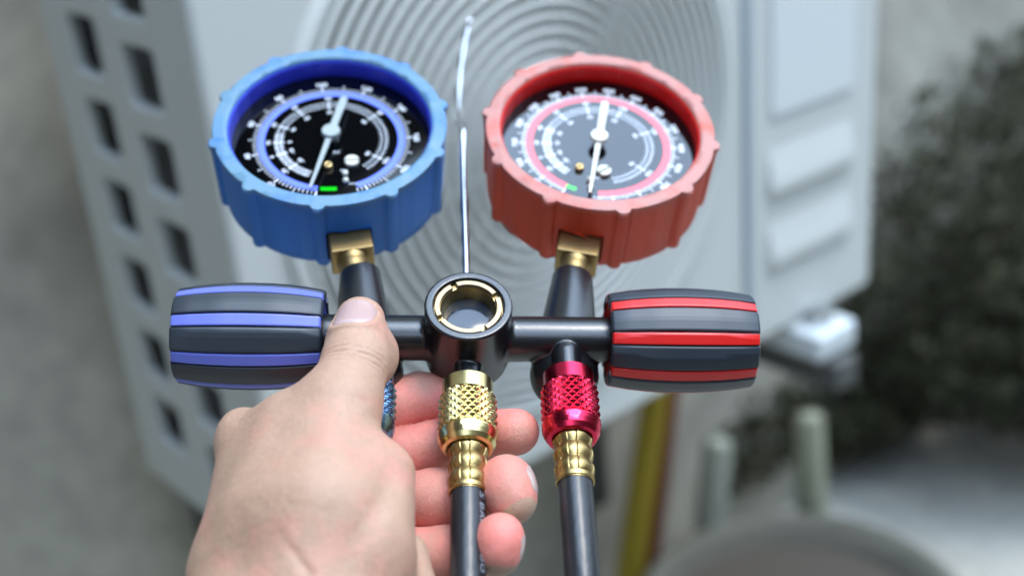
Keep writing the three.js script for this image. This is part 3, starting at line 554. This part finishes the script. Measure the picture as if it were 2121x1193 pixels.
  mesh('skin', g, phys({ vertexColors: true, roughness: 0.46, specularIntensity: 0.7, bumpMap: skinT, bumpScale: 0.0003, sheen: 0.25, sheenRoughness: 0.5, sheenColor: lin(0.9, 0.55, 0.45) }), hand);
  // thumb nail: a curved plate lying on the thumb, found by going inwards to the skin
  const nailM = phys({ roughness: 0.3 });
  function nail(c, al, sd, out, w, l, sink, n = 3.2) {
    const pos = [], g = grid(36, 14, (u, v) => {
      const a = u * 2 * Math.PI, ca = Math.cos(a), sa = Math.sin(a), k = v / Math.pow(Math.pow(Math.abs(ca), n) + Math.pow(Math.abs(sa), n), 1 / n);
      const q = V(...c).addScaledVector(sd, ca * k * w).addScaledVector(al, sa * k * l).addScaledVector(out, 7); let i = 0, dd = raw(q.x, q.y, q.z);
      while (dd > sink && i++ < 80) { q.addScaledVector(out, -Math.max(0.04, (dd - sink) * 0.6)); dd = raw(q.x, q.y, q.z); }
      q.addScaledVector(out, -0.45 * smooth(0.9, 1, v)); pos.push(sa * k, v); return [q.x * mm, q.y * mm, q.z * mm];
    }, true);
    const col = new Float32Array(pos.length / 2 * 3); // pale moon at the root, white free edge
    for (let i = 0; i < pos.length / 2; i++) { const t = pos[i * 2], e = smooth(0.86, 0.94, t), m = smooth(-0.62, -0.8, t), c0 = [0.45, 0.30, 0.275], c1 = [0.50, 0.42, 0.37], c2 = [0.50, 0.37, 0.35]; for (let k = 0; k < 3; k++) col[i * 3 + k] = c0[k] * (1 - e - m) + c1[k] * e + c2[k] * m; }
    g.setAttribute('color', new THREE.BufferAttribute(col, 3));
    return mesh('nail', g, nailM, hand);
  }
  nailM.vertexColors = true; nailM.side = THREE.DoubleSide; nailM.color.set(0xffffff);
  nail(nc, nAl, nSd, nOut, NW, NL, 0.1);
  { // finger nails seen edge-on at the tips of the ring and the little finger
    const al = V(0.55, -0.1, 0.83).normalize(), out = V(0.75, 0.55, -0.35).normalize(), sd = V().crossVectors(al, out).normalize(); out.crossVectors(sd, al).normalize();
    nail(P(1092, 1000, 3), al, sd, out, 5.2, 5.2, 0.2);
    const al2 = V(0.6, -0.5, 0.6).normalize(), out2 = V(0.75, 0.2, -0.6).normalize(), sd2 = V().crossVectors(al2, out2).normalize(); out2.crossVectors(sd2, al2).normalize();
    nail(P(1066, 1130, 4), al2, sd2, out2, 4.2, 4.4, 0.2);
  }
}

// ---------------------------------------------------------------- things far behind, out of focus
{
  const leafM = (r, g, b) => phys({ color: lin(r, g, b), roughness: 0.95, specularIntensity: 0.25, transmission: 0.3, thickness: 0, side: THREE.DoubleSide });
  const groundAt = (px, py, y = 0) => { const d = dirW(rayC(px, py)); const t = (y - CAM_H) / d.y; return V(0, CAM_H, 0).addScaledVector(d, t); };
  const greens = [leafM(0.06, 0.062, 0.034), leafM(0.045, 0.047, 0.026), leafM(0.10, 0.098, 0.058)];
  function shrub(label, o, rx, ry, n, size, ms) {
    const s = thing('shrub', label, 'shrub', { o, q: new THREE.Quaternion() }, 'shrubs along the wall');
    const st = []; for (let k = 0; k < 7; k++) { const a = k * 0.9, c = new THREE.CatmullRomCurve3([V(0, 0, 0), V(Math.cos(a) * rx * 0.2, ry * 0.6, Math.sin(a) * rx * 0.2), V(Math.cos(a) * rx * 0.7, ry * 1.4, Math.sin(a) * rx * 0.7)]); st.push(new THREE.TubeGeometry(c, 10, 0.008, 6)); }
    mesh('stem', mergeGeometries(st), std({ color: lin(0.10, 0.08, 0.05), roughness: 0.9 }), s);
    ms.forEach((m, k) => { const ls = []; for (let i = 0; i < n; i++) { const g = new THREE.PlaneGeometry(size, size * 2.2, 2, 2), p = g.attributes.position; for (let j = 0; j < p.count; j++) { const v = p.getY(j) / (size * 1.1); p.setX(j, p.getX(j) * (1 - v * v * 0.9)); p.setZ(j, -size * 0.4 * v * v + Math.abs(p.getX(j)) * 0.4); }
      const u = rnd() * 2 - 1, a = rnd() * 6.283, r = Math.cbrt(0.15 + 0.85 * rnd()), e = Math.sqrt(1 - u * u); g.rotateX(rnd() * 3 - 1.5); g.rotateY(rnd() * 6.28); g.rotateZ(rnd() * 2 - 1); at(g, rx * r * e * Math.cos(a), ry + ry * r * u * 0.98, rx * r * e * Math.sin(a)); ls.push(g); }
      const q = mergeGeometries(ls); q.computeVertexNormals(); mesh('foliage', q, m, s).userData = { kind: 'stuff' }; });
  }
  shrub('dark green dense shrub at the end of the wall', groundAt(2110, 800), 0.52, 0.33, 7000, 0.014, greens.slice(0, 2));
  shrub('low olive shrub beside the dark shrub', groundAt(1930, 690), 0.34, 0.24, 4200, 0.014, [greens[2], greens[2]]);
  shrub('low dark foliage added to deepen the shade under the unit', groundAt(1400, 990), 0.22, 0.15, 2600, 0.014, [greens[0], greens[1]]);  // foliage added to make the shaded area under the unit dark
  shrub('low olive foliage added to darken the wall behind the pale thick stake', groundAt(1640, 880), 0.26, 0.13, 2600, 0.014, [greens[0], greens[2]]);  // second clump added for the same darkening
  const potAt = groundAt(1660, 1440);
  const pot = thing('planter', 'round grey concrete planter bowl with dark soil', 'planter', { o: potAt, q: new THREE.Quaternion() });
  mesh('bowl', lathe([[0.01, 0], [0.12, 0], [0.20, 0.12], [0.205, 0.14], [0.19, 0.142], [0.175, 0.12], [0.165, 0.10]], 64), std({ map: concT, color: lin(0.3, 0.3, 0.27), roughness: 0.9 }), pot);
  const soil = new THREE.CircleGeometry(0.172, 48); soil.rotateX(-Math.PI / 2); at(soil, 0, 0.108, 0); mesh('soil', soil, std({ color: lin(0.06, 0.05, 0.04), roughness: 1 }), pot);
  const stake = (name, label, px, py, h, r, col, tilt) => { const o = groundAt(px, py), g = lathe([[0.001, 0], [r, 0.002], [r * 0.9, h * 0.5], [r * 0.85, h - 0.004], [0.001, h]], 20); g.rotateZ(tilt); single(name, g, std({ color: col, roughness: 0.7 }), label, 'stake', { o, q: new THREE.Quaternion() }); };
  stake('garden_stake', 'pale thick garden stake under the louvred end of the unit', 1690, 1190, 0.27, 0.024, lin(0.26, 0.27, 0.19), 0.05);
  stake('garden_stake', 'pale green-grey stake beside the yellow pipe', 1455, 1250, 0.27, 0.024, lin(0.28, 0.30, 0.25), -0.10);
  stake('yellow_pipe', 'yellow plastic pipe leaning under the unit', 1285, 1330, 0.46, 0.020, lin(0.34, 0.25, 0.015), -0.16);
  stake('rusty_rod', 'thin rust-red rod beside the yellow pipe', 1340, 1260, 0.44, 0.010, lin(0.20, 0.05, 0.025), -0.14);
}
scene.traverse((o) => { if (o.isMesh) o.castShadow = o.receiveShadow = true; });
renderer.render(scene, camera);
